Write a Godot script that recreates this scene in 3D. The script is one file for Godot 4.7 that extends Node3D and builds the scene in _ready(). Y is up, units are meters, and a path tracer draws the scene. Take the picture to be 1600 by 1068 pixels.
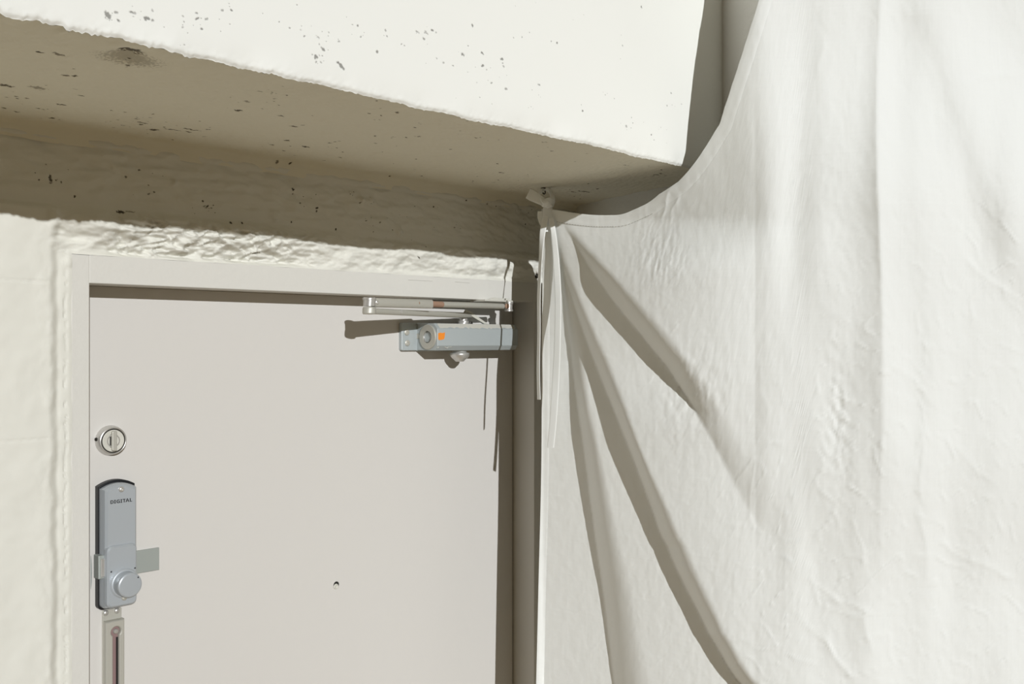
extends Node3D
# x runs along the door wall to the right, y up, z out of the wall; z = 0 is the face of the door frame.

const TH := deg_to_rad(45.5)
const FOCAL := 1526.0
const CAM := Vector3(-0.5688, 1.62, 1.40)
const SOFFIT := 1.918      # underside of the concrete beam
const BEAM := 0.448        # how far the beam stands out from the door wall
const LEAF := -0.06        # face of the door leaf
var to_sun := Vector3(-0.42, 0.30, 1.0).normalized()
var mats := {}
var rng := RandomNumberGenerator.new()

# ---------------------------------------------------------------- measuring
func sight(px: float, py: float) -> Vector3:
	var r := (px - 800.0) / FOCAL
	var v := -(py - 534.0) / FOCAL
	return Vector3(sin(TH) + r * cos(TH), v, -cos(TH) + r * sin(TH))

func on_z(px: float, py: float, z: float) -> Vector3:
	var s := sight(px, py)
	return CAM + s * ((z - CAM.z) / s.z)

func on_y(px: float, py: float, y: float) -> Vector3:
	var s := sight(px, py)
	return CAM + s * ((y - CAM.y) / s.y)

func away(px: float, py: float, depth: float) -> Vector3:
	return CAM + sight(px, py) * depth

# ---------------------------------------------------------------- materials
func mat(called: String, c: Color, rough := 0.8, metal := 0.0) -> StandardMaterial3D:
	var m := StandardMaterial3D.new()
	m.resource_name = called
	m.albedo_color = c
	m.roughness = rough
	m.metallic = metal
	mats[called] = m
	return m

func noise(kind: int, freq: float, octaves := 4, s := 1) -> FastNoiseLite:
	var n := FastNoiseLite.new()
	n.noise_type = kind
	n.frequency = freq
	n.fractal_octaves = octaves
	n.seed = s
	return n

func bump(m: StandardMaterial3D, n: FastNoiseLite, depth_cm: float, scale: Vector3) -> void:
	var t := NoiseTexture2D.new()
	t.noise = n
	t.width = 512
	t.height = 512
	t.seamless = true
	m.heightmap_enabled = true
	m.heightmap_texture = t
	m.heightmap_scale = depth_cm
	m.uv1_triplanar = true
	m.uv1_world_triplanar = true
	m.uv1_scale = scale

func make_materials() -> void:
	var m := mat("white paint", Color(0.905, 0.90, 0.875), 0.75)
	bump(m, noise(FastNoiseLite.TYPE_SIMPLEX, 0.012, 5, 3), 0.12, Vector3(5, 5, 5))
	m = mat("frame paint", Color(0.81, 0.80, 0.772), 0.55)
	bump(m, noise(FastNoiseLite.TYPE_SIMPLEX, 0.02, 4, 4), 0.02, Vector3(6, 6, 6))
	m = mat("door paint", Color(0.80, 0.785, 0.762), 0.5)
	bump(m, noise(FastNoiseLite.TYPE_SIMPLEX, 0.015, 4, 5), 0.015, Vector3(4, 4, 4))
	mat("gap", Color(0.12, 0.115, 0.10), 0.9)
	mat("filler", Color(0.86, 0.87, 0.855), 0.7)
	m = mat("cloth", Color(0.905, 0.907, 0.89), 0.9)
	var threads := noise(FastNoiseLite.TYPE_VALUE, 0.3, 2, 9)
	var weave := Image.create(1024, 1024, false, Image.FORMAT_L8)
	for y in 1024:
		for x in 1024:
			var h := 0.5 + 0.30 * threads.get_noise_2d(x, y * 0.045) + 0.22 * threads.get_noise_2d(x * 0.05 + 900.0, y)
			weave.set_pixel(x, y, Color(h, h, h))
	m.heightmap_enabled = true
	m.heightmap_texture = ImageTexture.create_from_image(weave)
	m.heightmap_scale = 0.026
	m.uv1_scale = Vector3(0.8, 0.8, 1)
	m.backlight = Color(0.40, 0.33, 0.22)
	mat("thread", Color(0.72, 0.71, 0.68), 0.9)
	mat("closer paint", Color(0.685, 0.71, 0.71), 0.42, 0.2)
	mat("worn paint", Color(0.80, 0.79, 0.75), 0.6, 0.2)
	mat("steel", Color(0.80, 0.79, 0.77), 0.33, 0.65)
	mat("dull steel", Color(0.74, 0.73, 0.69), 0.5, 0.4)
	mat("dark steel", Color(0.25, 0.24, 0.22), 0.5, 0.7)
	mat("rust", Color(0.60, 0.48, 0.40), 0.85, 0.1)
	mat("orange", Color(0.90, 0.53, 0.15), 0.6)
	mat("lock silver", Color(0.70, 0.72, 0.735), 0.38, 0.3)
	mat("black plastic", Color(0.07, 0.075, 0.09), 0.45)
	mat("print", Color(0.16, 0.16, 0.16), 0.7)
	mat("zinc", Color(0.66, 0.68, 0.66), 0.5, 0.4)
	mat("slot", Color(0.54, 0.44, 0.43), 0.7, 0.1)
	mat("ground", Color(0.68, 0.585, 0.42), 0.9)

# ---------------------------------------------------------------- mesh tools
func start() -> SurfaceTool:
	var st := SurfaceTool.new()
	st.begin(Mesh.PRIMITIVE_TRIANGLES)
	return st

func tri(st: SurfaceTool, a: Vector3, b: Vector3, c: Vector3) -> void:   # counter-clockwise from outside
	st.add_vertex(a)
	st.add_vertex(c)
	st.add_vertex(b)

func quad(st: SurfaceTool, a: Vector3, b: Vector3, c: Vector3, d: Vector3) -> void:
	tri(st, a, b, c)
	tri(st, a, c, d)

func obj(called: String, st: SurfaceTool, material: String, parent: Node = self, at := Vector3.ZERO) -> MeshInstance3D:
	st.generate_normals()
	var o := MeshInstance3D.new()
	o.name = called
	o.mesh = st.commit()
	o.material_override = mats[material]
	parent.add_child(o, true)
	o.position = at
	return o

func inset(poly: PackedVector2Array, d: float) -> PackedVector2Array:
	var out := PackedVector2Array()
	var n := poly.size()
	for i in n:
		var e0: Vector2 = (poly[i] - poly[(i + n - 1) % n]).normalized()
		var e1: Vector2 = (poly[(i + 1) % n] - poly[i]).normalized()
		var n0 := Vector2(-e0.y, e0.x)
		var n1 := Vector2(-e1.y, e1.x)
		var b := (n0 + n1).normalized()
		out.append(poly[i] + b * (d / maxf(0.3, b.dot(n0))))
	return out

func cap(st: SurfaceTool, poly: PackedVector2Array, z: float, xf: Transform3D, up: bool) -> void:
	var idx := Geometry2D.triangulate_polygon(poly)
	for i in range(0, idx.size(), 3):
		var a := poly[idx[i]]
		var b := poly[idx[i + 1]]
		var c := poly[idx[i + 2]]
		if ((b - a).cross(c - a) > 0.0) != up:
			var t := b
			b = c
			c = t
		tri(st, xf * Vector3(a.x, a.y, z), xf * Vector3(b.x, b.y, z), xf * Vector3(c.x, c.y, z))

# a counter-clockwise outline drawn out from z0 to z1, its front edge broken by a chamfer (run, drop)
func prism(st: SurfaceTool, poly: PackedVector2Array, z0: float, z1: float, run := 0.0, drop := 0.0, xf := Transform3D.IDENTITY) -> void:
	st.set_smooth_group(-1)
	var rings := [[poly, z0], [poly, z1 - drop]]
	var top := poly
	if run > 0.0:
		rings.append([inset(poly, run * 0.35), z1 - drop * 0.35])
		top = inset(poly, run)
		rings.append([top, z1])
	for k in rings.size() - 1:
		var p: PackedVector2Array = rings[k][0]
		var q: PackedVector2Array = rings[k + 1][0]
		for i in poly.size():
			var j := (i + 1) % poly.size()
			quad(st, xf * Vector3(p[i].x, p[i].y, rings[k][1]), xf * Vector3(p[j].x, p[j].y, rings[k][1]), xf * Vector3(q[j].x, q[j].y, rings[k + 1][1]), xf * Vector3(q[i].x, q[i].y, rings[k + 1][1]))
	cap(st, top, z1, xf, true)
	cap(st, poly, z0, xf, false)

func rect(x0: float, y0: float, x1: float, y1: float) -> PackedVector2Array:
	return PackedVector2Array([Vector2(x0, y0), Vector2(x1, y0), Vector2(x1, y1), Vector2(x0, y1)])

func box(st: SurfaceTool, a: Vector3, b: Vector3, run := 0.0) -> void:
	prism(st, rect(a.x, a.y, b.x, b.y), a.z, b.z, run, run)

func round_rect(x0: float, y0: float, x1: float, y1: float, r: float, rise := 0.0) -> PackedVector2Array:
	var out := PackedVector2Array()
	for c in [[x1 - r, y0 + r, -90], [x1 - r, y1 - r, 0], [x0 + r, y1 - r, 90], [x0 + r, y0 + r, 180]]:
		for k in 6:
			var g := deg_to_rad(c[2] + k * 18.0)
			out.append(Vector2(c[0] + r * cos(g), c[1] + r * sin(g)))
		if rise > 0.0 and c[2] == 0:
			for k in range(1, 10):
				var u := k / 10.0
				out.append(Vector2(lerpf(x1 - r, x0 + r, u), y1 + rise * 4.0 * u * (1.0 - u)))
	return out

# profile of (radius, height) turned about the local z axis
func lathe(st: SurfaceTool, prof: Array, xf: Transform3D, segs := 28, crisp := true) -> void:
	for k in prof.size() - 1:
		st.set_smooth_group(k + 1 if crisp else 1)
		var p: Vector2 = prof[k]
		var q: Vector2 = prof[k + 1]
		for i in segs:
			var a := TAU * i / segs
			var b := TAU * ((i + 1) % segs) / segs
			var p0 := xf * Vector3(p.x * cos(a), p.x * sin(a), p.y)
			var p1 := xf * Vector3(p.x * cos(b), p.x * sin(b), p.y)
			var q0 := xf * Vector3(q.x * cos(a), q.x * sin(a), q.y)
			var q1 := xf * Vector3(q.x * cos(b), q.x * sin(b), q.y)
			if p.x > 0.0:
				tri(st, p0, p1, q1)
			if q.x > 0.0:
				tri(st, p0, q1, q0)

func facing(at: Vector3, axis: Vector3) -> Transform3D:
	var z := axis.normalized()
	var x := (Vector3.UP if absf(z.y) < 0.9 else Vector3.RIGHT).cross(z).normalized()
	return Transform3D(Basis(x, z.cross(x), z), at)

# a bar with an oval section swept along points; wide[i] is the half width direction at each point
func sweep(st: SurfaceTool, pts: Array, wide: Array, half_thick: float, segs := 12, square := 1.0) -> void:
	st.set_smooth_group(1)
	var rings := []
	for i in pts.size():
		var t: Vector3 = (pts[mini(i + 1, pts.size() - 1)] - pts[maxi(i - 1, 0)]).normalized()
		var w: Vector3 = wide[i]
		var n := t.cross(w).normalized() * half_thick
		var ring := []
		for k in segs:
			var a := TAU * k / segs
			var ca := cos(a)
			var sa := sin(a)
			ring.append(pts[i] + w * (signf(ca) * pow(absf(ca), square)) + n * (signf(sa) * pow(absf(sa), square)))
		rings.append(ring)
	for i in pts.size() - 1:
		for k in segs:
			var j := (k + 1) % segs
			quad(st, rings[i][k], rings[i][j], rings[i + 1][j], rings[i + 1][k])
	for e in [0, pts.size() - 1]:
		st.set_smooth_group(-1)
		for k in range(1, segs - 1):
			if e == 0:
				tri(st, rings[e][0], rings[e][k + 1], rings[e][k])
			else:
				tri(st, rings[e][0], rings[e][k], rings[e][k + 1])

func rod(st: SurfaceTool, a: Vector3, b: Vector3, r: float, segs := 14) -> void:
	var t := (b - a).normalized()
	var w := t.cross(Vector3.UP if absf(t.y) < 0.9 else Vector3.RIGHT).normalized() * r
	sweep(st, [a, b], [w, w], r, segs)

func curve_through(pts: Array, n: int) -> Array:
	var out := []
	for i in n + 1:
		var f := float(i) / n * (pts.size() - 1)
		var k := mini(int(f), pts.size() - 2)
		out.append((pts[k] as Vector3).cubic_interpolate(pts[k + 1], pts[maxi(k - 1, 0)], pts[mini(k + 2, pts.size() - 1)], f - k))
	return out

# a fine sheet: rows of points given by f(i, j); outward is where its front looks
func sheet(nu: int, nv: int, f: Callable, uv: Callable, outward: Vector3) -> Array:
	var v := PackedVector3Array()
	var t := PackedVector2Array()
	v.resize(nu * nv)
	t.resize(nu * nv)
	for j in nv:
		for i in nu:
			var p: Vector3 = f.call(i, j)
			v[j * nu + i] = p
			t[j * nu + i] = uv.call(p)
	var n := PackedVector3Array()
	n.resize(nu * nv)
	for j in nv:
		for i in nu:
			var du := v[j * nu + mini(i + 1, nu - 1)] - v[j * nu + maxi(i - 1, 0)]
			var dv := v[mini(j + 1, nv - 1) * nu + i] - v[maxi(j - 1, 0) * nu + i]
			var c := du.cross(dv).normalized()
			n[j * nu + i] = c if c.dot(outward) > 0.0 else -c
	var mid := (v[1] - v[0]).cross(v[nu] - v[0])
	var flip := mid.dot(outward) > 0.0
	var idx := PackedInt32Array()
	for j in nv - 1:
		for i in nu - 1:
			var a := j * nu + i
			if flip:
				idx.append_array([a, a + nu, a + 1, a + 1, a + nu, a + nu + 1])
			else:
				idx.append_array([a, a + 1, a + nu, a + 1, a + nu + 1, a + nu])
	var arr := []
	arr.resize(Mesh.ARRAY_MAX)
	arr[Mesh.ARRAY_VERTEX] = v
	arr[Mesh.ARRAY_NORMAL] = n
	arr[Mesh.ARRAY_TEX_UV] = t
	arr[Mesh.ARRAY_INDEX] = idx
	return arr

func steps(stops: Array) -> PackedFloat32Array:   # [from, to, step, to, step, ...]
	var out := PackedFloat32Array()
	var x: float = stops[0]
	for k in range(1, stops.size(), 2):
		var n := maxi(1, roundi(absf(stops[k] - x) / stops[k + 1]))
		for i in n:
			out.append(lerpf(x, stops[k], float(i) / n))
		x = stops[k]
	out.append(x)
	return out

# ---------------------------------------------------------------- things
func thing(called: String, label: String, category: String, at := Vector3.ZERO, group := "") -> Node3D:
	var o := Node3D.new()
	o.name = called
	add_child(o, true)
	o.position = at
	return tag(o, label, category, group)

func tag(o: Node3D, label: String, category: String, group := "") -> Node3D:
	o.set_meta("label", label)
	o.set_meta("category", category)
	if group:
		o.set_meta("group", group)
	return o

func structure(o: Node3D, label: String, category: String) -> Node3D:
	o.set_meta("kind", "structure")
	return tag(o, label, category)

func meshes(called: String, arrays: Array, material: Material, parent: Node = self) -> MeshInstance3D:
	var am := ArrayMesh.new()
	for a in arrays:
		am.add_surface_from_arrays(Mesh.PRIMITIVE_TRIANGLES, a)
	var o := MeshInstance3D.new()
	o.name = called
	o.mesh = am
	o.material_override = material
	parent.add_child(o, true)
	return o

# ---------------------------------------------------------------- pitted paint
func pitted(called: String, base: Color, w: int, h: int, pits: Array, tone: Color, relief: float) -> StandardMaterial3D:
	var im := Image.create(w, h, false, Image.FORMAT_RGB8)
	im.fill(Color.WHITE)
	var hi := Image.create(w, h, false, Image.FORMAT_L8)
	hi.fill(Color(0.8, 0.8, 0.8))
	var wob := noise(FastNoiseLite.TYPE_SIMPLEX, 0.16, 2, 21)
	for p in pits:                               # [u, v, radius in pixels, stretch, turn, strength]
		var r: float = p[2]
		var R := int(ceil(r * p[3] * 1.6)) + 2
		var ca := cos(p[4])
		var sa := sin(p[4])
		var cx := int(p[0] * w)
		var cy := int(p[1] * h)
		for dy in range(-R, R + 1):
			for dx in range(-R, R + 1):
				var x := cx + dx
				var y := cy + dy
				if x < 0 or y < 0 or x >= w or y >= h:
					continue
				var a: float = (dx * ca + dy * sa) / (r * p[3])
				var b: float = (-dx * sa + dy * ca) / r
				var d := sqrt(a * a + b * b) + 0.55 * wob.get_noise_2d(x, y)
				var k: float = clampf((1.05 - d) * 2.2, 0.0, 1.0) * p[5]
				if k > 0.0:
					im.set_pixel(x, y, im.get_pixel(x, y).lerp(tone, k))
					if p[5] > 0.35:
						hi.set_pixel(x, y, hi.get_pixel(x, y).lerp(Color.BLACK, k * 0.9))
	var m := mat(called, base, 0.78)
	m.albedo_texture = ImageTexture.create_from_image(im)
	m.heightmap_enabled = true
	m.heightmap_texture = ImageTexture.create_from_image(hi)
	m.heightmap_scale = relief
	m.texture_repeat = false
	return m

func clusters(list: Array, to_uv: Callable, size: float) -> Array:
	var pits := []
	for c in list:                               # [px, py, spread px, how many]
		for k in int(c[3]):
			var a := rng.randf() * TAU
			var d: float = c[2] * sqrt(rng.randf())
			var q: Vector2 = to_uv.call(c[0] + d * cos(a), c[1] + d * sin(a) * 0.6)
			var big := pow(rng.randf(), 2.5)
			pits.append([q.x, q.y, size * (0.45 + 1.5 * big), rng.randf_range(1.0, 2.0), rng.randf_range(-0.6, 0.6), rng.randf_range(0.45, 1.0)])
	return pits

# ---------------------------------------------------------------- the ready
func _ready() -> void:
	rng.seed = 11
	var cam := Camera3D.new()
	cam.name = "camera"
	cam.position = CAM
	cam.basis = Basis(Vector3(cos(TH), 0, sin(TH)), Vector3.UP, Vector3(-sin(TH), 0, cos(TH)))
	cam.fov = rad_to_deg(2.0 * atan(534.0 / FOCAL))
	cam.near = 0.02
	add_child(cam)
	cam.make_current()

	var env := Environment.new()
	var sky_mat := ProceduralSkyMaterial.new()
	sky_mat.sky_top_color = Color(0.62, 0.58, 0.50)
	sky_mat.sky_horizon_color = Color(0.82, 0.73, 0.57)
	sky_mat.ground_horizon_color = Color(0.60, 0.54, 0.42)
	sky_mat.ground_bottom_color = Color(0.60, 0.54, 0.42)
	sky_mat.sky_energy_multiplier = 0.55
	sky_mat.ground_energy_multiplier = 0.27
	sky_mat.sun_angle_max = 0.0
	var sky := Sky.new()
	sky.sky_material = sky_mat
	env.background_mode = Environment.BG_SKY
	env.sky = sky
	env.ambient_light_source = Environment.AMBIENT_SOURCE_SKY
	env.tonemap_mode = Environment.TONE_MAPPER_LINEAR
	env.tonemap_exposure = 0.97
	env.sdfgi_enabled = true
	env.ssao_enabled = true
	env.ssil_enabled = true
	var we := WorldEnvironment.new()
	we.name = "environment"
	we.environment = env
	add_child(we)

	var sun := DirectionalLight3D.new()
	sun.name = "sun"
	sun.basis = Basis.looking_at(-to_sun)
	sun.light_color = Color(0.975, 0.988, 1.0)
	sun.light_energy = 1.05
	sun.light_angular_distance = 0.5
	sun.shadow_enabled = true
	add_child(sun)

	make_materials()
	build_ground()
	build_beam()
	build_walls()
	build_frame()
	build_door()
	build_curtain()
	build_closer()
	build_digital_lock()
	build_deadlock()
	build_guard()
	build_small()

# ---------------------------------------------------------------- setting
func build_ground() -> void:
	var st := start()
	box(st, Vector3(-8, -0.2, -0.6), Vector3(8, 0, 12), 0.0)
	structure(obj("floor", st, "ground"), "sandy concrete terrace in front of the door, below the frame", "floor")

var edge_noise := FastNoiseLite.new()
var edge_fine := FastNoiseLite.new()

func beam_edge(x: float) -> Vector3:
	var c := edge_noise.get_noise_1d(x * 100.0)
	var f := edge_fine.get_noise_1d(x * 100.0)
	var left := smoothstep(0.2, -0.35, x)
	var y := SOFFIT + 0.0025 * c + 0.0042 * f * (0.35 + 0.65 * left)
	y += 0.016 * smoothstep(-0.255, -0.42, x)  # unseen left end lifted so the beam's shadow falls higher on the panel
	return Vector3(x, y, BEAM + 0.004 * edge_noise.get_noise_1d(x * 100.0 + 500.0))

func build_beam() -> void:
	edge_noise = noise(FastNoiseLite.TYPE_SIMPLEX, 0.06, 3, 5)
	edge_fine = noise(FastNoiseLite.TYPE_SIMPLEX, 0.7, 5, 8)
	edge_fine.fractal_gain = 0.72
	# front face
	var face_uv := func(p: Vector3): return Vector2((p.x + 0.6) / 1.6, (2.5 - p.y) / 0.6)
	var from_face := func(a: float, b: float):
		var p := on_z(a, b, BEAM)
		return Vector2((p.x + 0.6) / 1.6, (2.5 - p.y) / 0.6)
	var groups := [[175, 25, 14, 7], [225, 20, 25, 10], [300, 30, 22, 8], [345, 12, 18, 4], [320, 40, 40, 6], [260, 55, 40, 5], [440, 15, 40, 4], [480, 45, 30, 7], [500, 65, 35, 8], [495, 90, 16, 7], [560, 40, 30, 5], [640, 70, 60, 8], [590, 55, 25, 5], [665, 60, 25, 4], [720, 90, 40, 8], [780, 110, 40, 8], [745, 140, 50, 7], [850, 160, 50, 7], [930, 150, 50, 6], [1000, 200, 35, 9], [1040, 215, 25, 5], [1050, 155, 20, 5], [930, 60, 80, 6], [830, 40, 70, 6]]
	var pits := clusters(groups, from_face, 1.15)
	for c in [[533, 103, 3.0, 2.6, 0.7], [528, 98, 2.0, 1.6, 0.0], [505, 77, 2.2, 1.8, 0.7], [494, 89, 3.2, 1.2, 0.3], [168, 24, 4.0, 1.3, 1.4], [784, 92, 3.0, 1.2, 0.2], [723, 85, 3.0, 1.3, 0.4], [754, 103, 2.5, 1.4, -0.3], [589, 82, 2.6, 1.0, 0.0], [738, 40, 2.6, 1.0, 0.0], [1002, 11, 2.4, 1.4, 0.3]]:
		var q: Vector2 = from_face.call(c[0], c[1])
		pits.append([q.x, q.y, c[2], c[3], c[4], 0.9])
	var m := pitted("beam face paint", Color(0.925, 0.922, 0.895), 2048, 768, pits, Color(0.60, 0.595, 0.59), 0.10)
	var xs := steps([-1.6, -0.5, 0.1, 0.94, 0.003])
	var drop := [1.6, 1.0, 0.62, 0.35, 0.2, 0.1, 0.05, 0.03, 0.02, 0.014, 0.01, 0.007, 0.0045, 0.0025, 0.001, 0.0]
	var lump := noise(FastNoiseLite.TYPE_SIMPLEX, 0.9, 3, 12)
	var front := func(i: int, j: int):
		var e := beam_edge(xs[i])
		var d: float = drop[j]
		var k := smoothstep(0.03, 0.0, d)
		var z := lerpf(BEAM, e.z, k) + 0.0008 * lump.get_noise_2d(xs[i] * 100.0, d * 200.0) * smoothstep(0.02, 0.0, d)
		return Vector3(e.x, lerpf(SOFFIT, e.y, k) + d, z - 0.003 * smoothstep(0.004, 0.0, d))
	var shell := start()
	box(shell, Vector3(-1.6, SOFFIT + 0.05, -0.3), Vector3(1.2, 3.5, BEAM - 0.02))
	shell.generate_normals()
	var face := meshes("wall_upper", [sheet(xs.size(), drop.size(), front, face_uv, Vector3.BACK), shell.commit_to_arrays()], m)
	structure(face, "sunlit white concrete beam face with small pits, above the door", "beam")
	# underside
	var under_uv := func(p: Vector3): return Vector2((p.x + 0.6) / 1.7, p.z / 0.46)
	var from_under := func(a: float, b: float):
		var p := on_y(a, b, SOFFIT)
		return Vector2((p.x + 0.6) / 1.7, p.z / 0.46)
	groups = [[60, 165, 60, 12], [110, 130, 40, 8], [40, 150, 30, 6], [200, 95, 25, 7], [190, 185, 30, 10], [230, 195, 30, 12], [290, 203, 40, 12], [430, 145, 25, 8], [460, 175, 60, 10], [440, 240, 40, 14], [520, 240, 35, 10], [380, 170, 40, 6], [600, 190, 60, 12], [620, 220, 40, 8], [750, 250, 60, 12], [650, 265, 50, 10], [700, 200, 60, 7], [800, 280, 30, 6], [910, 300, 25, 10], [880, 240, 50, 6], [1020, 270, 25, 4]]
	pits = clusters(groups, from_under, 2.0)
	for c in [[203, 85, 9.0, 1.6, 0.1, 0.95], [203, 93, 26.0, 1.5, 0.0, 0.28], [62, 82, 3.5, 1.5, 0, 1.0], [93, 85, 5.0, 1.8, -0.4, 0.6], [8, 133, 5.0, 2.0, 0, 0.9], [60, 137, 6.0, 2.0, 0, 0.4], [102, 118, 3.0, 1.6, 0, 0.9], [96, 163, 4.5, 1.6, 0, 0.8], [240, 203, 6.0, 1.5, 0, 1.0], [372, 172, 4.0, 1.4, 0, 1.0], [477, 229, 5.0, 1.4, 0, 1.0], [270, 202, 3.0, 5.0, 0, 0.9], [300, 202, 3.0, 5.0, 0.1, 0.9], [222, 192, 3.0, 4.0, 0.3, 0.7], [912, 299, 4.0, 6.0, 0.0, 0.8], [895, 299, 3.0, 4.0, 0.1, 0.7], [1026, 273, 4.5, 1.5, 0.2, 1.0], [1034, 265, 2.4, 1.2, 0.2, 1.0], [977, 258, 3.0, 3.0, 0.0, 0.5], [850, 222, 3.0, 2.0, 0.2, 0.5]]:
		var q: Vector2 = from_under.call(c[0], c[1])
		pits.append([q.x, q.y, c[2], c[3], c[4], c[5]])
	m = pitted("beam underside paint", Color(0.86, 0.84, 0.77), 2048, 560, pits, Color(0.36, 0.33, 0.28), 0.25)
	var zs := steps([0.0, 0.43, 0.006, 0.448, 0.002])
	var sag := noise(FastNoiseLite.TYPE_SIMPLEX, 0.12, 3, 14)
	var xs2 := steps([-1.6, -0.5, 0.1, 1.08, 0.003])
	var under := func(i: int, j: int):
		var e := beam_edge(xs2[i])
		var k := float(zs[j]) / 0.448
		var y := lerpf(SOFFIT, e.y, smoothstep(0.93, 1.0, k)) + 0.002 * sag.get_noise_2d(xs2[i] * 100.0, zs[j] * 100.0) * (1.0 - k)
		y += 0.0012 * lump.get_noise_2d(xs2[i] * 100.0, zs[j] * 100.0) * smoothstep(0.0, 0.1, k) * (1.0 - smoothstep(0.9, 1.0, k))
		# rounded, hand-rubbed meeting with the wall
		var rr := 0.022
		if zs[j] < rr:
			y -= rr - sqrt(maxf(0.0, rr * rr - (rr - zs[j]) * (rr - zs[j])))
		var dent := Vector2(xs2[i] + 0.124, (zs[j] - 0.405) * 0.7).length()
		y += 0.006 * smoothstep(0.03, 0.0, dent)
		return Vector3(xs2[i], y, lerpf(0.0, e.z - 0.003, k))
	var ceil := meshes("ceiling", [sheet(xs2.size(), zs.size(), under, under_uv, Vector3.DOWN)], m)
	structure(ceil, "shaded stained underside of the concrete beam over the door", "beam underside")

var rough := FastNoiseLite.new()
var crumb := FastNoiseLite.new()
var soft := FastNoiseLite.new()
var cell := FastNoiseLite.new()

func wall_z(x: float, y: float) -> float:
	var z := 0.0015 * soft.get_noise_2d(x * 100.0, y * 100.0)
	# left panel stands a little proud and slopes down to the door frame
	var ragged := 0.003 * rough.get_noise_2d(y * 45.0, 40.0)
	var low := smoothstep(1.812, 1.803, y + 0.3 * ragged)
	z += 0.0075 * smoothstep(-0.042, -0.058 , x + ragged) * low
	z += 0.0015 * smoothstep(-0.012, -0.062, x) * smoothstep(-0.09, -0.06, x) * low * maxf(0.0, crumb.get_noise_2d(x * 220.0, y * 120.0))
	# bead of caulk along the frame with a fine crack in it
	if y < 1.748:
		z += 0.001 * smoothstep(-0.046, -0.040, x) * smoothstep(-0.024, -0.029, x)
		z -= 0.0025 * smoothstep(0.0016, 0.0, absf(x + 0.0335 + 0.0015 * rough.get_noise_2d(y * 90.0, 7.0))) * smoothstep(-0.35, 0.1, rough.get_noise_2d(y * 200.0, 99.0))
		z += 0.0025 * smoothstep(0.010, 0.002, Vector2(x + 0.030, y - 1.731).length())
	# broken plaster between the header and the wall above
	var t := smoothstep(1.7435, 1.752, y) * smoothstep(1.818, 1.785, y)
	if t > 0.0:
		var lefty := smoothstep(-0.062, -0.045, x)
		var lump := smoothstep(0.0, 0.06, x) * smoothstep(0.44, 0.24, x)
		var r := absf(crumb.get_noise_2d(x * 70.0, y * 190.0))
		var r2 := crumb.get_noise_2d(x * 190.0 + 50.0, y * 420.0)
		var big := rough.get_noise_2d(x * 26.0, y * 60.0 + 30.0)
		var chip := cell.get_noise_2d(x * 100.0 + 3.0 * big, y * 200.0)
		z += t * lefty * (0.007 * big + (0.020 * chip + 0.007 * (0.45 - r) + 0.0025 * r2) * (0.16 + 0.84 * lump))
		z += 0.026 * maxf(lump, smoothstep(0.6, 0.2, x) * 0.7) * lefty * smoothstep(1.746, 1.788, y) * smoothstep(1.815, 1.792, y)
		z -= 0.010 * smoothstep(0.02, -0.03, x) * lefty * smoothstep(1.757, 1.768, y) * smoothstep(1.815, 1.79, y)
	# ledge that runs along to the right
	var line := 1.800 + 0.004 * rough.get_noise_1d(x * 60.0)
	z += 0.008 * smoothstep(line + 0.006, line - 0.004, y) * smoothstep(1.748, 1.775, y) * smoothstep(0.42, 0.52, x)
	# the old formwork line below the beam
	if y > 1.86:
		var fl := 1.899 - 0.003 * x
		z += 0.003 * smoothstep(fl - 0.001, fl + 0.002, y)
		z += 0.004 * smoothstep(0.05, 0.0, absf(x - 0.05)) * smoothstep(1.86, 1.88, y) * absf(crumb.get_noise_2d(x * 150.0, y * 150.0))
	# trowel marks and stones showing in the shaded band
	var band := smoothstep(1.815, 1.83, y) * smoothstep(1.912, 1.90, y)
	z += band * 0.0032 * rough.get_noise_2d(x * 45.0, y * 170.0)
	for s in [Vector3(0.475, 1.872, 0.010), Vector3(0.50, 1.878, 0.008), Vector3(0.545, 1.868, 0.007), Vector3(0.56, 1.822, 0.012), Vector3(0.30, 1.825, 0.014), Vector3(0.125, 1.862, 0.008)]:
		var d := Vector2(x - s.x, y - s.y).length()
		if d < s.z * 1.5:
			z += 0.006 * smoothstep(s.z, 0.0, d) * (0.6 + crumb.get_noise_2d(x * 300.0, y * 300.0))
	# horizontal seams in the panel at the left
	if x < -0.06:
		for sy in [1.703, 1.488]:
			z -= 0.0012 * smoothstep(0.0014, 0.0, absf(y - sy - 0.0006 * rough.get_noise_1d(x * 300.0)))
	return z

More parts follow.
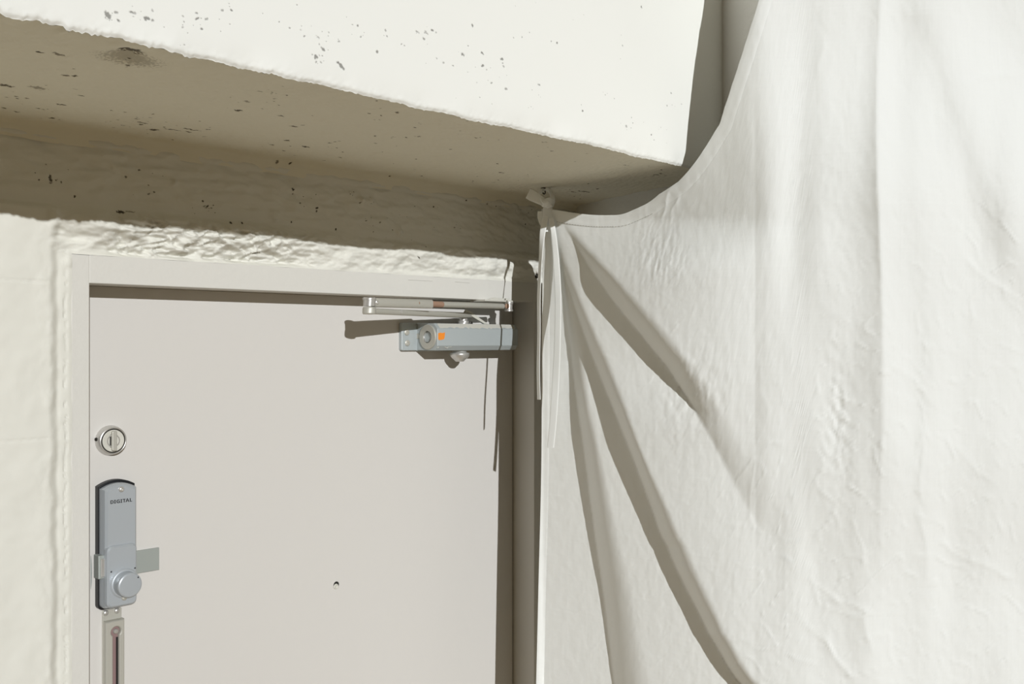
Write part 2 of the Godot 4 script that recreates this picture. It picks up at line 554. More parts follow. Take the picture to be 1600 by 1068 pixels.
func build_walls() -> void:
	rough = noise(FastNoiseLite.TYPE_SIMPLEX, 0.3, 4, 31)
	crumb = noise(FastNoiseLite.TYPE_SIMPLEX, 0.12, 4, 32)
	cell = noise(FastNoiseLite.TYPE_CELLULAR, 0.45, 2, 35)
	soft = noise(FastNoiseLite.TYPE_SIMPLEX, 0.10, 3, 33)
	var uvw := func(p: Vector3): return Vector2((p.x + 0.2) / 1.3, (1.93 - p.y) / 0.2)
	var from_wall := func(a: float, b: float):
		var p := on_z(a, b, 0.0)
		return Vector2((p.x + 0.2) / 1.3, (1.93 - p.y) / 0.2)
	var pits := clusters([[80, 270, 30, 8], [230, 285, 40, 8], [320, 325, 25, 10], [470, 315, 40, 10], [560, 310, 25, 8], [590, 355, 30, 10], [690, 370, 50, 8], [760, 305, 40, 16], [820, 330, 25, 10], [650, 330, 60, 8]], from_wall, 1.6)
	for c in [[188, 331, 4.0, 2.2, 0.0, 1.0], [203, 331, 2.0, 6.0, 0.0, 0.4], [358, 348, 3.0, 1.5, 0, 1.0], [378, 348, 3.0, 1.2, 0, 1.0], [455, 346, 2.6, 1.0, 0, 1.0], [525, 358, 3.0, 1.0, 0, 1.0], [117, 307, 2.4, 1.0, 0, 1.0], [756, 302, 3.0, 2.5, 0.5, 0.9], [772, 308, 3.0, 3.0, 0.4, 0.9], [821, 350, 2.6, 1.2, 0, 1.0], [78, 280, 3.5, 2.5, 1.4, 0.8], [400, 395, 1.6, 8.0, -0.2, 0.7], [325, 425, 1.4, 9.0, -0.3, 0.7], [650, 403, 1.8, 4.0, 0.6, 0.8]]:
		var q: Vector2 = from_wall.call(c[0], c[1])
		pits.append([q.x, q.y, c[2], c[3], c[4], c[5]])
	var m := pitted("wall paint", Color(0.845, 0.838, 0.80), 2048, 315, pits, Color(0.30, 0.275, 0.23), 0.2)
	var xs := steps([-1.6, -0.14, 0.08, 0.95, 0.0026, 1.07, 0.02])
	var ys := steps([1.7435, 1.82, 0.0016, 1.92, 0.003])
	var upper := func(i: int, j: int): return Vector3(xs[i], ys[j], wall_z(xs[i], ys[j]))
	var xl := steps([-1.6, -0.14, 0.08, -0.0245, 0.002])
	var yl := steps([0.0, 0.92, 0.1, 1.745, 0.0025])
	var left := func(i: int, j: int): return Vector3(xl[i], yl[j], wall_z(xl[i], yl[j]))
	var back := start()
	box(back, Vector3(-1.6, 0, -0.35), Vector3(-0.03, 1.75, -0.012))
	box(back, Vector3(-1.6, 1.75, -0.35), Vector3(1.2, SOFFIT + 0.06, -0.03))
	box(back, Vector3(0.955, 0, -0.35), Vector3(1.2, 1.75, -0.004))
	back.generate_normals()
	var o := meshes("wall_back", [sheet(xs.size(), ys.size(), upper, uvw, Vector3.BACK), sheet(xl.size(), yl.size(), left, uvw, Vector3.BACK), back.commit_to_arrays()], m)
	structure(o, "rough white painted wall with crumbling plaster around the door frame", "wall")
	# the wall that comes forward on the right, behind the cloth
	var st := start()
	var flat := PackedVector2Array([Vector2(1.052, 0.3), Vector2(1.052, 0.0), Vector2(0.934, -BEAM), Vector2(0.880, -0.655), Vector2(0.884, -0.66), Vector2(2.2, -0.66), Vector2(2.2, 0.3)])
	flat.reverse()
	var upright := Transform3D(Basis(Vector3(1, 0, 0), Vector3(0, 0, -1), Vector3(0, 1, 0)), Vector3.ZERO)
	prism(st, PackedVector2Array(flat), 0.0, 3.4, 0.0, 0.0, upright)
	structure(obj("wall_right", st, "white paint"), "shaded side wall that comes forward behind the hanging cloth", "wall")

func build_frame() -> void:
	var st := start()
	# the left jamb, the header and the right jamb as one welded frame
	box(st, Vector3(-0.0255, 0, -0.13), Vector3(0.0, 1.7435, 0.0), 0.0012)
	box(st, Vector3(-0.0005, 1.7035, -0.13), Vector3(0.956, 1.7445, 0.0), 0.0012)
	box(st, Vector3(0.922, 0, -0.13), Vector3(0.956, 1.704, 0.0), 0.0012)
	# the rebate the leaf closes against
	box(st, Vector3(-0.001, 0, -0.16), Vector3(0.02, 1.70, -0.10))
	box(st, Vector3(0.90, 0, -0.16), Vector3(0.93, 1.70, -0.10))
	box(st, Vector3(-0.001, 1.685, -0.16), Vector3(0.93, 1.705, -0.10))
	var o := obj("trim_1", st, "frame paint")
	structure(o, "pale painted steel door frame set flush in the plaster", "door frame")
	# scratches in the header paint and the strike opening in the jamb
	for c in [[638, 437, 676, 439], [711, 440, 734, 442]]:
		var a := on_z(c[0], c[1], 0.0002)
		var b := on_z(c[2], c[3], 0.0002)
		st = start()
		rod(st, a, b, 0.00035, 6)
		obj("scratch", st, "thread", o)

func build_door() -> void:
	var d := Node3D.new()
	d.name = "door_1"
	add_child(d)
	structure(d, "plain beige metal door leaf, closed, half in sunlight", "door")
	var st := start()
	box(st, Vector3(0.003, 0.01, -0.098), Vector3(0.9185, 1.7033, LEAF), 0.0008)
	obj("door_leaf", st, "door paint", d)
	# thin grey lens laid on the leaf beside the jamb, level with the lock
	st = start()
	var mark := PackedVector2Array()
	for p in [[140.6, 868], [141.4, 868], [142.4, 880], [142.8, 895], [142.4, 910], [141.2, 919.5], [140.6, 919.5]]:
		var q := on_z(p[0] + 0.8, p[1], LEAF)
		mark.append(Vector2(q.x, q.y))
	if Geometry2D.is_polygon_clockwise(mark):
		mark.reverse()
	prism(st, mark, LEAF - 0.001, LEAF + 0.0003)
	obj("grey_mark", st, "zinc", d)
	# spyhole
	st = start()
	var at := Vector3(0.4643, 1.1828, LEAF)
	lathe(st, [Vector2(0.0076, 0.0), Vector2(0.0072, 0.0008), Vector2(0.0062, 0.0010), Vector2(0.0060, 0.0002)], facing(at, Vector3.BACK), 24)
	var ring := obj("hole_rim", st, "door paint", d)
	st = start()
	lathe(st, [Vector2(0.0061, 0.0003), Vector2(0.0, 0.0003)], facing(at, Vector3.BACK), 24)
	obj("dark_opening", st, "gap", ring)
	st = start()
	lathe(st, [Vector2(0.0050, 0.0003), Vector2(0.0048, 0.0016), Vector2(0.0036, 0.0022), Vector2(0.0022, 0.0018), Vector2(0, 0.0010)], facing(at + Vector3(-0.0006, -0.0028, 0), Vector3.BACK), 20)
	obj("stud", st, "worn paint", ring)

# ---------------------------------------------------------------- the cloth
func along(rows: Array, y: float, k: int) -> float:
	if y <= rows[0][0]:
		return rows[0][k]
	for i in rows.size() - 1:
		if y <= rows[i + 1][0]:
			var a: Array = rows[i]
			var b: Array = rows[i + 1]
			var p: Array = rows[maxi(i - 1, 0)]
			var q: Array = rows[mini(i + 2, rows.size() - 1)]
			var u: float = (y - a[0]) / (b[0] - a[0])
			return cubic_interpolate(a[k], b[k], p[k], q[k], u)
	return rows[-1][k]

# the sweeping folds, as left foot and right crest at a number of heights
var fold_a := [[345, 866, 869], [408, 874, 879], [480, 884, 893], [552, 893, 908], [620, 901, 916], [727, 916, 937], [803, 926, 952], [935, 944, 981], [1068, 960, 1005], [1230, 980, 1037]]
var fold_b := [[345, 868, 872], [408, 877, 886], [458, 892, 902], [512, 910, 924], [575, 933, 951], [642, 960, 976], [709, 987, 1001], [790, 1017, 1036], [853, 1043, 1066], [990, 1107, 1128], [1068, 1158, 1180], [1230, 1255, 1280]]
var fold_c := [[345, 878, 888], [368, 891, 903], [400, 911, 928], [440, 937, 960], [478, 965, 993], [521, 1000, 1030], [570, 1040, 1070], [640, 1086, 1114], [720, 1130, 1168], [800, 1174, 1222], [900, 1240, 1300], [1000, 1310, 1370]]
# soft creases: from and to (with middle and reach worked out below), height, width
var creases := []
var rim := [[840, 327], [864, 328], [897, 333], [925, 336], [951, 336.5], [972, 335], [995, 326], [1013, 317], [1030, 303.5], [1060, 284], [1079, 263], [1100, 233.5], [1125, 194], [1132, 168.5], [1144, 132], [1160, 84], [1172, 45], [1186, 0], [1202, -60], [1230, -170], [1275, -420], [1800, -420]]
var selvedge := [[327, 849], [400, 848], [575, 847], [736, 846], [900, 842], [1068, 838], [1230, 833]]
var cl_big := FastNoiseLite.new()
var cl_mid := FastNoiseLite.new()
var cl_fine := FastNoiseLite.new()
var cl_ridge := FastNoiseLite.new()

func fold_step(x: float, l: float, r: float, run: float) -> float:
	var t := clampf((x - l) / ((r - l) * run), 0.0, 1.0)
	return 1.0 - pow(1.0 - t, 2.4)

func cloth_depth(x: float, y: float) -> float:
	var yy := clampf(y, 330.0, 1230.0)
	var ha := 0.052 * smoothstep(338.0, 760.0, y)
	var hb := 0.054 * smoothstep(338.0, 640.0, y)
	var hc := 0.056 * smoothstep(338.0, 450.0, y) * (1.0 - 0.75 * smoothstep(560.0, 680.0, y)) * (1.0 - smoothstep(680.0, 900.0, y))
	var total := lerpf(0.365, 0.358, smoothstep(340.0, 500.0, y))
	var v := 1.0 - maxf(0.0, (x - 848.0) / lerpf(345.0, 420.0, smoothstep(400.0, 1000.0, y)))
	v = minf(1.0, 0.5 * (v + sqrt(v * v + 0.012)))
	var z := 1.495 + (total - ha - hb - hc) * pow(v, lerpf(1.05, 1.65, smoothstep(338.0, 430.0, y)))
	z += ha * (1.0 - fold_step(x, along(fold_a, yy, 1), along(fold_a, yy, 2), 1.35))
	z += hb * (1.0 - fold_step(x, along(fold_b, yy, 1), along(fold_b, yy, 2), 1.4))
	z += hc * (1.0 - fold_step(x, along(fold_c, yy, 1), along(fold_c, yy, 2), 1.55))
	# long upright creases and the slow swell of the wide part
	var right := smoothstep(1080.0, 1240.0, x)
	var c1 := x - 1376.0 + 6.0 * sin(y * 0.008)
	z -= 0.012 * exp(-absf(c1) / 26.0) * smoothstep(900.0, 300.0, y)
	var c2 := x - 1246.0 - y * 0.02
	z += 0.004 * exp(-c2 * c2 / 900.0) * smoothstep(520.0, 100.0, y)
	var c3 := x - (1440.0 + maxf(0.0, y - 20.0) * 0.34)
	z -= 0.019 * (1.0 / (1.0 + exp(-c3 / 15.0))) * smoothstep(560.0, 330.0, y)
	z += 0.019 * smoothstep(0.0, 130.0, c3) * smoothstep(560.0, 330.0, y)
	var tilt := smoothstep(40.0, 330.0, y) * (1.0 - 0.6 * smoothstep(680.0, 950.0, y))
	z -= 0.055 * tilt * (clampf((x - 1180.0) / 196.0, 0.0, 1.0) - smoothstep(1180.0, 1260.0, x) * 0.12)
	z += 0.012 * (x - 1376.0) / 300.0 * smoothstep(1370.0, 1400.0, x)
	var c4 := x - 1455.0 + y * 0.01
	z -= 0.004 * exp(-c4 * c4 / 700.0) * smoothstep(150.0, 500.0, y)
	z += right * 0.006 * cl_big.get_noise_2d(x, y * 0.25)
	# crumpling
	var patch := exp(-(pow((x - 1030.0) / 45.0, 2.0) + pow((y - 395.0) / 55.0, 2.0)))
	var patch2 := exp(-(pow((x - 1085.0) / 45.0, 2.0) + pow((y - 610.0) / 60.0, 2.0)))
	var cr := 0.0004 + 0.0016 * patch + 0.0014 * patch2
	z += cr * lerpf(cl_mid.get_noise_2d(x * 1.5, y * 0.8), cl_mid.get_noise_2d(x * 3.2 + y * 0.4, y * 0.7), patch)
	z += (0.00015 + 0.0005 * patch) * cl_fine.get_noise_2d(x, y)
	var patch3 := exp(-(pow((x - 1310.0) / 20.0, 2.0) + pow((y - 660.0) / 90.0, 2.0)))
	z += 0.0022 * patch3 * cl_fine.get_noise_2d(x * 0.5, y * 0.28)
	for k in creases:
		if absf(x - k[4]) > k[6] or absf(y - k[5]) > k[7]:
			continue
		var dx: float = k[2] - k[0]
		var dy: float = k[3] - k[1]
		var ln := sqrt(dx * dx + dy * dy)
		var along_it: float = ((x - k[0]) * dx + (y - k[1]) * dy) / (ln * ln)
		var side: float = ((x - k[0]) * dy - (y - k[1]) * dx) / ln
		side += 2.5 * sin(along_it * 7.0 + k[0])
		z -= k[8] * exp(-absf(side) / k[9]) * smoothstep(-0.1, 0.25, along_it) * smoothstep(1.1, 0.75, along_it)
	var rg := cl_ridge.get_noise_2d(x, y)
	z -= 0.0022 * maxf(0.0, rg - 0.52) * (0.25 + right * smoothstep(250.0, 600.0, y + (x - 1400.0) * 0.8))
	return z

func cloth_point(x: float, y: float, lift := 0.0) -> Vector3:
	return away(x, y, cloth_depth(x, y) - lift)

func build_curtain() -> void:
	for k in [[1268, 745, 1306, 792, 0.0012, 3.0], [1306, 780, 1308, 830, 0.0010, 3.0], [1238, 855, 1275, 895, 0.0010, 3.0], [1270, 926, 1368, 958, 0.0012, 3.0], [1280, 985, 1335, 1068, 0.0022, 6.0], [1350, 950, 1362, 1030, 0.0016, 5.0], [1441, 660, 1440, 780, 0.0022, 5.0], [1440, 800, 1452, 920, 0.0016, 5.0], [1178, 690, 1172, 820, 0.0010, 3.0], [1480, 690, 1560, 760, 0.0014, 6.0], [1470, 850, 1580, 905, 0.0014, 6.0], [1385, 940, 1412, 945, 0.0010, 2.5], [1386, 985, 1396, 1040, 0.0012, 3.0], [1510, 130, 1600, 110, 0.0016, 4.0], [1285, 55, 1280, 130, 0.0012, 4.0], [1225, 870, 1330, 960, 0.0012, 5.0], [1500, 400, 1590, 470, 0.0014, 7.0], [1390, 560, 1470, 640, 0.0010, 6.0], [1030, 345, 1050, 290, 0.0022, 4.0], [1045, 350, 1060, 300, 0.0016, 3.0], [1012, 345, 1000, 380, 0.0012, 3.0]]:
		var reach := 12.0 + 4.0 * float(k[5])
		creases.append([k[0], k[1], k[2], k[3], (k[0] + k[2]) * 0.5, (k[1] + k[3]) * 0.5, absf(k[0] - k[2]) * 0.6 + reach, absf(k[1] - k[3]) * 0.6 + reach, k[4], k[5]])
	cl_big = noise(FastNoiseLite.TYPE_SIMPLEX, 0.006, 2, 51)
	cl_mid = noise(FastNoiseLite.TYPE_SIMPLEX, 0.03, 3, 52)
	cl_fine = noise(FastNoiseLite.TYPE_SIMPLEX, 0.11, 3, 53)
	cl_ridge = noise(FastNoiseLite.TYPE_SIMPLEX, 0.014, 2, 54)
	cl_ridge.fractal_type = FastNoiseLite.FRACTAL_RIDGED
	var root := thing("hanging_cloth", "large off-white linen cloth tied up beside the door frame and hung across the right", "curtain", Vector3(0.80, 0.0, 0.25))
	var back := -root.position
	var cols := steps([846.0, 1240.0, 2.0, 1620.0, 3.2, 1760.0, 10.0])
	var nv := 380
	var uv0 := func(p: Vector3): return Vector2(p.x * cos(TH) + p.z * sin(TH), p.y)
	var fabric := func(i: int, j: int):
		var x: float = cols[i]
		var top := along(rim, x, 1)
		var t := float(j) / (nv - 1)
		var y := lerpf(top, 1235.0, t)
		var shift := (along(selvedge, y, 1) - 846.0) * (1.0 - smoothstep(846.0, 900.0, x))
		return cloth_point(x + shift, y) + back
	var c := meshes("fabric", [sheet(cols.size(), nv, fabric, uv0, Vector3(-sin(TH), 0, cos(TH)))], mats["cloth"], root)
	# the turned hem along the top edge and down the left edge
	var hw := 20.0
	var hem := func(i: int, j: int):
		var x: float = cols[i]
		var top := along(rim, x, 1)
		var slope := (along(rim, x + 3.0, 1) - along(rim, x - 3.0, 1)) / 6.0
		var n := Vector2(-slope, 1.0).normalized()
		var t := float(j) / 6.0
		var lift := 0.0016 if j > 0 and j < 6 else 0.0002
		var q := Vector2(x, top - 0.6) + n * hw * t * Vector2(0.8, 1.0).y
		return cloth_point(q.x, q.y, lift) + back
	var nh := 0
	while cols[nh] < 1236.0:
		nh += 1
	meshes("top_hem", [sheet(nh, 7, hem, uv0, Vector3(-sin(TH), 0, cos(TH)))], mats["cloth"], c)
	var side := func(i: int, j: int):
		var y := lerpf(372.0, 1232.0, j / 299.0)
		var l := along(selvedge, y, 1)
		var lift := 0.0014 if i > 0 and i < 4 else 0.0002
		return cloth_point(l - 0.3 + 12.0 * i / 4.0, y, lift) + back
	meshes("side_hem", [sheet(5, 300, side, uv0, Vector3(-sin(TH), 0, cos(TH)))], mats["cloth"], c)
	# stitching that holds the top hem
	var st := start()
	var x := 872.0
	while x < 1010.0:
		var ends := []
		for e in [x, x + 2.6]:
			var slope := (along(rim, e + 3.0, 1) - along(rim, e - 3.0, 1)) / 6.0
			var n := Vector2(-slope, 1.0).normalized()
			var q := Vector2(e, along(rim, e, 1)) + n * (hw - 2.5)
			ends.append(cloth_point(q.x, q.y, 0.0019) + back)
		rod(st, ends[0], ends[1], 0.0004, 5)
		x += 4.0
	var s := obj("stitching", st, "thread", c)
	s.set_meta("kind", "stuff")
	build_ties(root, back)

func ribbon(called: String, pix: Array, material: String, parent: Node, back: Vector3, thick := 0.0008) -> MeshInstance3D:
	# pix: [px, py, depth, half width px along x, along y, towards the camera in m]
	var a := []
	var w := []
	for p in pix:
		a.append(away(p[0], p[1], p[2]))
		w.append(away(p[0] + p[3], p[1] + p[4], p[2] - p[5]) - away(p[0], p[1], p[2]))
	var n := pix.size() * 6
	var pts := curve_through(a, n)
	var wid := curve_through(w, n)
	for i in pts.size():
		pts[i] += back
	var st := start()
	sweep(st, pts, wid, thick, 14, 0.5)
	return obj(called, st, material, parent)

func build_ties(root: Node3D, back: Vector3) -> void:
	var k := Node3D.new()
	k.name = "tie_knot"
	root.add_child(k, true)
	var d := 1.85
	# loop through the hook, short tail and the knot itself
	ribbon("loop", [[845, 300, d + 0.03, 2, -3, 0.0], [851, 294.5, d + 0.04, 0, -3.2, 0.0], [858, 297, d + 0.03, 2, -2.6, 0.0], [862.5, 305, d + 0.012, 3, 0, 0.0], [864, 314, d, 3, 1, 0.0], [858, 321, d - 0.004, 2, 3, 0.0]], "cloth", k, back, 0.0028)
	ribbon("tail", [[825, 302, d - 0.004, -3.6, 7.5, 0.0], [831, 305, d - 0.004, -3.6, 8, 0.0], [840, 310, d - 0.006, -3.4, 7, 0.0], [848, 315, d - 0.008, -3, 5.5, 0.0], [856, 321, d - 0.006, -2, 4, 0.0]], "cloth", k, back, 0.0014)
	ribbon("wrap", [[847, 318, d - 0.002, 2, 5, 0.0], [852, 317, d - 0.013, 2, 6, 0.0], [859, 314, d - 0.012, 1, 6, 0.0], [864, 318, d, -2, 5, 0.0], [857, 325, d + 0.006, -2, 5, 0.0]], "cloth", k, back, 0.003)
	ribbon("wrap", [[846, 310, d - 0.002, 4, 3, 0.0], [852, 315, d - 0.016, 4.5, -2, 0.0], [859, 323, d - 0.008, 4.5, -2, 0.0]], "cloth", k, back, 0.0028)
	ribbon("neck", [[856, 318, d - 0.004, 6, 0, 0.0], [856, 330, d - 0.004, 8, 0, 0.0], [857, 346, d - 0.006, 8, 0, 0.0], [855, 362, d - 0.008, 8, 0, 0.0]], "cloth", k, back, 0.002)
	# the two long free ends
	var e := ribbon("tie_strap", [[853, 338, d - 0.014, 5, 0, 0.002], [848, 362, d - 0.022, 4.5, 0, 0.004], [845, 400, d - 0.034, 2.6, 0, 0.008], [842, 460, d - 0.05, 2.4, 0, 0.010], [842, 520, d - 0.062, 2.2, 0, 0.010], [841, 575, d - 0.072, 2.2, 0, 0.010], [842, 624, d - 0.08, 2.4, 0, 0.010]], "cloth", root, back)
	e.set_meta("label", "narrow free end seen edge-on, the shorter one")
	e = ribbon("tie_strap", [[861, 340, d - 0.016, 4, 0, 0.0], [866, 372, d - 0.026, 4, 0, 0.003], [870, 420, d - 0.04, 5, 0, 0.004], [872, 470, d - 0.052, 5, 0, 0.005], [871, 530, d - 0.066, 5, 0, 0.005], [868, 600, d - 0.060, 5.5, 0, 0.005], [864, 660, d - 0.060, 5.5, 0, 0.005], [860, 699, d - 0.060, 5.5, 0, 0.005]], "cloth", root, back)
	e.set_meta("label", "broader free end hanging in front of the cloth, the longer one")
	# corner of the cloth showing left of the neck
	ribbon("corner_flap", [[846, 330, d - 0.002, 6, 0, 0.0], [846, 340, d - 0.002, 6, 0, 0.0], [847, 352, d - 0.002, 3, 0, 0.0]], "cloth", root, back, 0.0012)

# ---------------------------------------------------------------- door closer
func screw(parent: Node, at: Vector3, axis: Vector3, r: float, material := "steel") -> void:
	var st := start()
	lathe(st, [Vector2(r, 0), Vector2(r, r * 0.25), Vector2(r * 0.75, r * 0.55), Vector2(r * 0.36, r * 0.68), Vector2(r * 0.3, r * 0.3), Vector2(0, r * 0.3)], facing(at, axis), 20)
	obj("screw", st, material, parent)

func build_closer() -> void:
	var base := Vector3(0.75, 1.63, LEAF)
	var r := thing("door_closer", "grey hydraulic door closer with folding arm, at the top right of the door", "door closer", base)
	var o := -base + Vector3(-0.006, 0.0, 0.008)
	var bx0 := 0.653
	var bx1 := 0.871
	var st := start()
	# body: a chamfered bar along x
	var section := PackedVector2Array([Vector2(-0.0655, 1.604), Vector2(-0.008, 1.604), Vector2(0.0, 1.613), Vector2(0.0, 1.645), Vector2(-0.010, 1.6555), Vector2(-0.0655, 1.6555)])
	for i in section.size():
		section[i] -= Vector2(0, 1.63)
	var sideways := Transform3D(Basis(Vector3(0, 0, 1), Vector3(0, 1, 0), Vector3(-1, 0, 0)), o + Vector3(0, 1.63, 0))
	prism(st, section, -bx1, -bx0, 0.0008, 0.0008, sideways)
	var body := obj("body", st, "closer paint", r)
	# worn paint on the upper chamfer, with a ragged lower line
	st = start()
	var poly := PackedVector2Array()
	var rg := noise(FastNoiseLite.TYPE_SIMPLEX, 0.9, 3, 77)
	for i in 45:
		var x := lerpf(0.660, 0.866, i / 44.0)
		poly.append(Vector2(x, 0.0015 + 0.0035 * (0.5 + rg.get_noise_1d(x * 100.0)) * smoothstep(0.66, 0.70, x)))
	poly.append(Vector2(0.866, 0.0138))
	poly.append(Vector2(0.660, 0.0138))
	var slant := Vector3(0, 0.0105, -0.010).normalized()
	var out := Vector3(0, 0.010, 0.0105).normalized()
	prism(st, poly, 0.0, 0.0004, 0.0, 0.0, Transform3D(Basis(Vector3.RIGHT, slant, out), o + Vector3(0, 1.645, 0.0)))
	var worn := obj("worn_edge", st, "worn paint", body)
	worn.set_meta("label", "pale worn paint along the top edge")
	# remains of a sticker
	st = start()
	var tape := PackedVector2Array()
	for p in [[684, 520.5], [687, 519.5], [691, 520], [694.5, 519], [694, 526], [693, 529.5], [690, 530.5], [686, 531], [684, 530]]:
		var q := on_z(p[0], p[1], 0.0)
		tape.append(Vector2(q.x, q.y))
	tape.reverse()
	prism(st, tape, 0.0, 0.0004, 0.0, 0.0, Transform3D(Basis.IDENTITY, o))
	var sticker := obj("sticker", st, "orange", body)
	sticker.set_meta("label", "torn remains of an orange sticker")
	# embossed flourish near the lower edge
	st = start()
	var squig := []
	for p in [[682, 543.5], [686, 540.8], [690, 540.2], [694, 541.8], [697, 543.2], [700, 541.4], [703, 541.8], [706, 540.6], [709, 540.0]]:
		squig.append(on_z(p[0], p[1], -0.0035) + o + Vector3(0, 0, 0.0012))
	var flow := curve_through(squig, 40)
	var wd := []
	for p in flow:
		wd.append(Vector3(0, 0.0006, 0))
	sweep(st, flow, wd, 0.0005, 8)
	obj("embossed_mark", st, "worn paint", body)
	# the round end cap with its hexagonal socket
	st = start()
	var capf := facing(o + Vector3(bx0, 1.6295, -0.0265), Vector3.LEFT)
	lathe(st, [Vector2(0.0238, -0.001), Vector2(0.0238, 0.002), Vector2(0.0228, 0.003), Vector2(0.0118, 0.003), Vector2(0.0112, 0.0022), Vector2(0.0112, 0.0012)], capf, 40)
	var ec := obj("end_cap", st, "dull steel", r)
	st = start()
	lathe(st, [Vector2(0.0112, 0.0031), Vector2(0.0105, -0.006), Vector2(0, -0.006)], capf, 6)
	obj("hex_socket", st, "steel", ec)
	st = start()
	lathe(st, [Vector2(0.0052, 0.0), Vector2(0.0052, 0.0006), Vector2(0.0040, 0.0006), Vector2(0.0036, 0.0002), Vector2(0, 0.0004)], facing(o + Vector3(0.6528, 1.6315, -0.0565), Vector3.LEFT), 20)
	obj("valve_screw", st, "dull steel", r)
	# mounting plate with two screws at the left end
	st = start()
	prism(st, round_rect(0.615, 1.6035, 0.656, 1.6565, 0.003), LEAF - 0.008, -0.0595, 0.0012, 0.0012, Transform3D(Basis.IDENTITY, o))
	var plate := obj("mounting_plate", st, "closer paint", r)
	for p in [Vector3(0.6272, 1.6385, -0.0595), Vector3(0.6285, 1.6180, -0.0595)]:
		st = start()
		lathe(st, [Vector2(0.0058, 0.0), Vector2(0.0058, 0.0014), Vector2(0.0044, 0.0022), Vector2(0.002, 0.0024), Vector2(0.0017, 0.001), Vector2(0, 0.001)], facing(o + p, Vector3.BACK), 20)
		obj("screw", st, "dull steel", plate)
	st = start()
	prism(st, round_rect(0.655, 1.602, 0.855, 1.657, 0.003), LEAF - 0.008, -0.060, 0.001, 0.001, Transform3D(Basis.IDENTITY, o))
	obj("back_plate", st, "closer paint", r)
	# cup under the body
	st = start()
	lathe(st, [Vector2(0.0135, -0.001), Vector2(0.0135, 0.0045), Vector2(0.0185, 0.0055), Vector2(0.0192, 0.008), Vector2(0.0185, 0.0115), Vector2(0.0155, 0.0155), Vector2(0.011, 0.019), Vector2(0.009, 0.0215), Vector2(0.007, 0.0225), Vector2(0, 0.0225)], facing(o + Vector3(0.7335, 1.604, -0.026), Vector3.DOWN), 36, false)
	obj("valve_cap", st, "steel", r)
	# spindle and its nut on top
	st = start()
	lathe(st, [Vector2(0.011, 0.0), Vector2(0.011, 0.006), Vector2(0.0085, 0.007), Vector2(0.0085, 0.018)], facing(o + Vector3(0.744, 1.655, -0.026), Vector3.UP), 8)
	var sp := obj("spindle", st, "steel", r)
	st = start()
	lathe(st, [Vector2(0.0065, 0.0), Vector2(0.0065, 0.005), Vector2(0.005, 0.006), Vector2(0, 0.006)], facing(o + Vector3(0.760, 1.655, -0.026), Vector3.UP), 6)
	obj("nut", st, "dark steel", sp)
	# main arm, spindle to elbow
	var ez := 0.06
	var elbow := on_z(577, 478, ez)
	var e_low := Vector3(elbow.x, on_z(577, 486, ez).y, ez)
	var pin := Vector3(0.748, 1.6725, -0.026)
	st = start()
	var dir := (pin - e_low).normalized()
	var flatw := dir.cross(Vector3.UP).normalized()
	sweep(st, [o + e_low, o + e_low.lerp(pin, 0.3), o + e_low.lerp(pin, 0.75), o + pin, o + pin + dir * 0.016], [flatw * 0.0075, flatw * 0.0085, flatw * 0.0125, flatw * 0.0155, flatw * 0.006], 0.0052, 16, 0.5)
	var main_arm := obj("main_arm", st, "dull steel", r)
	st = start()
	lathe(st, [Vector2(0.0035, 0.0), Vector2(0.003, 0.0015), Vector2(0, 0.002)], facing(o + e_low.lerp(pin, 0.27) + Vector3(0, 0.001, 0.0085), Vector3.BACK), 14)
	obj("rivet", st, "steel", main_arm)
	# triangular gusset from the arm down to the body
	st = start()
	var gus := PackedVector2Array([Vector2(0.752, 1.680), Vector2(0.742, 1.683), Vector2(0.738, 1.678), Vector2(0.790, 1.656), Vector2(0.800, 1.656)])
	gus.reverse()
	if Geometry2D.is_polygon_clockwise(gus):
		gus.reverse()
	prism(st, gus, -0.020, -0.014, 0.0006, 0.0006, Transform3D(Basis.IDENTITY, o))
	obj("gusset", st, "worn paint", r)
	# elbow: two stacked collars
	st = start()
	lathe(st, [Vector2(0, -0.0005), Vector2(0.0105, 0.0), Vector2(0.0118, 0.002), Vector2(0.0112, 0.0105), Vector2(0.010, 0.0125), Vector2(0, 0.0125)], facing(o + Vector3(elbow.x, on_z(577, 491, ez).y, ez), Vector3.UP), 28)
	var el := obj("elbow_joint", st, "dull steel", r)
	st = start()
	lathe(st, [Vector2(0, 0.0), Vector2(0.0105, 0.0), Vector2(0.0108, 0.0105), Vector2(0.0118, 0.011), Vector2(0.0118, 0.0135), Vector2(0.0095, 0.015), Vector2(0, 0.0152)], facing(o + Vector3(elbow.x, on_z(577, 478.5, ez).y, ez), Vector3.UP), 28)
	obj("elbow_collar", st, "steel", el)
	# forearm: sleeve, rusty thread and rod to the shoe under the header
	var shoe := Vector3(0.832, 1.6915, 0.012)
	var f0 := Vector3(elbow.x, on_z(577, 472.5, ez).y, ez)
	var f1 := f0.lerp(shoe, 0.40)
	var f2 := f0.lerp(shoe, 0.48)
	var fd := (shoe - f0).normalized()
	var fw := fd.cross(Vector3.UP).normalized()
	st = start()
	sweep(st, [o + f0 + fd * 0.008, o + f0 + fd * 0.018, o + f0.lerp(shoe, 0.10), o + f0.lerp(shoe, 0.2), o + f0.lerp(shoe, 0.33), o + f1], [fw * 0.005, fw * 0.0055, fw * 0.007, fw * 0.007, fw * 0.007, fw * 0.006], 0.0082, 14, 0.6)
	var sleeve := obj("forearm_sleeve", st, "dull steel", r)
	screw(sleeve, o + f0 + fd * 0.017 + Vector3(-0.003, 0, 0.0045), Vector3(-0.3, 0, 1), 0.0036)
	screw(sleeve, o + f0.lerp(shoe, 0.31) + Vector3(-0.003, 0.001, 0.0055), Vector3(-0.3, 0, 1), 0.003, "rust")
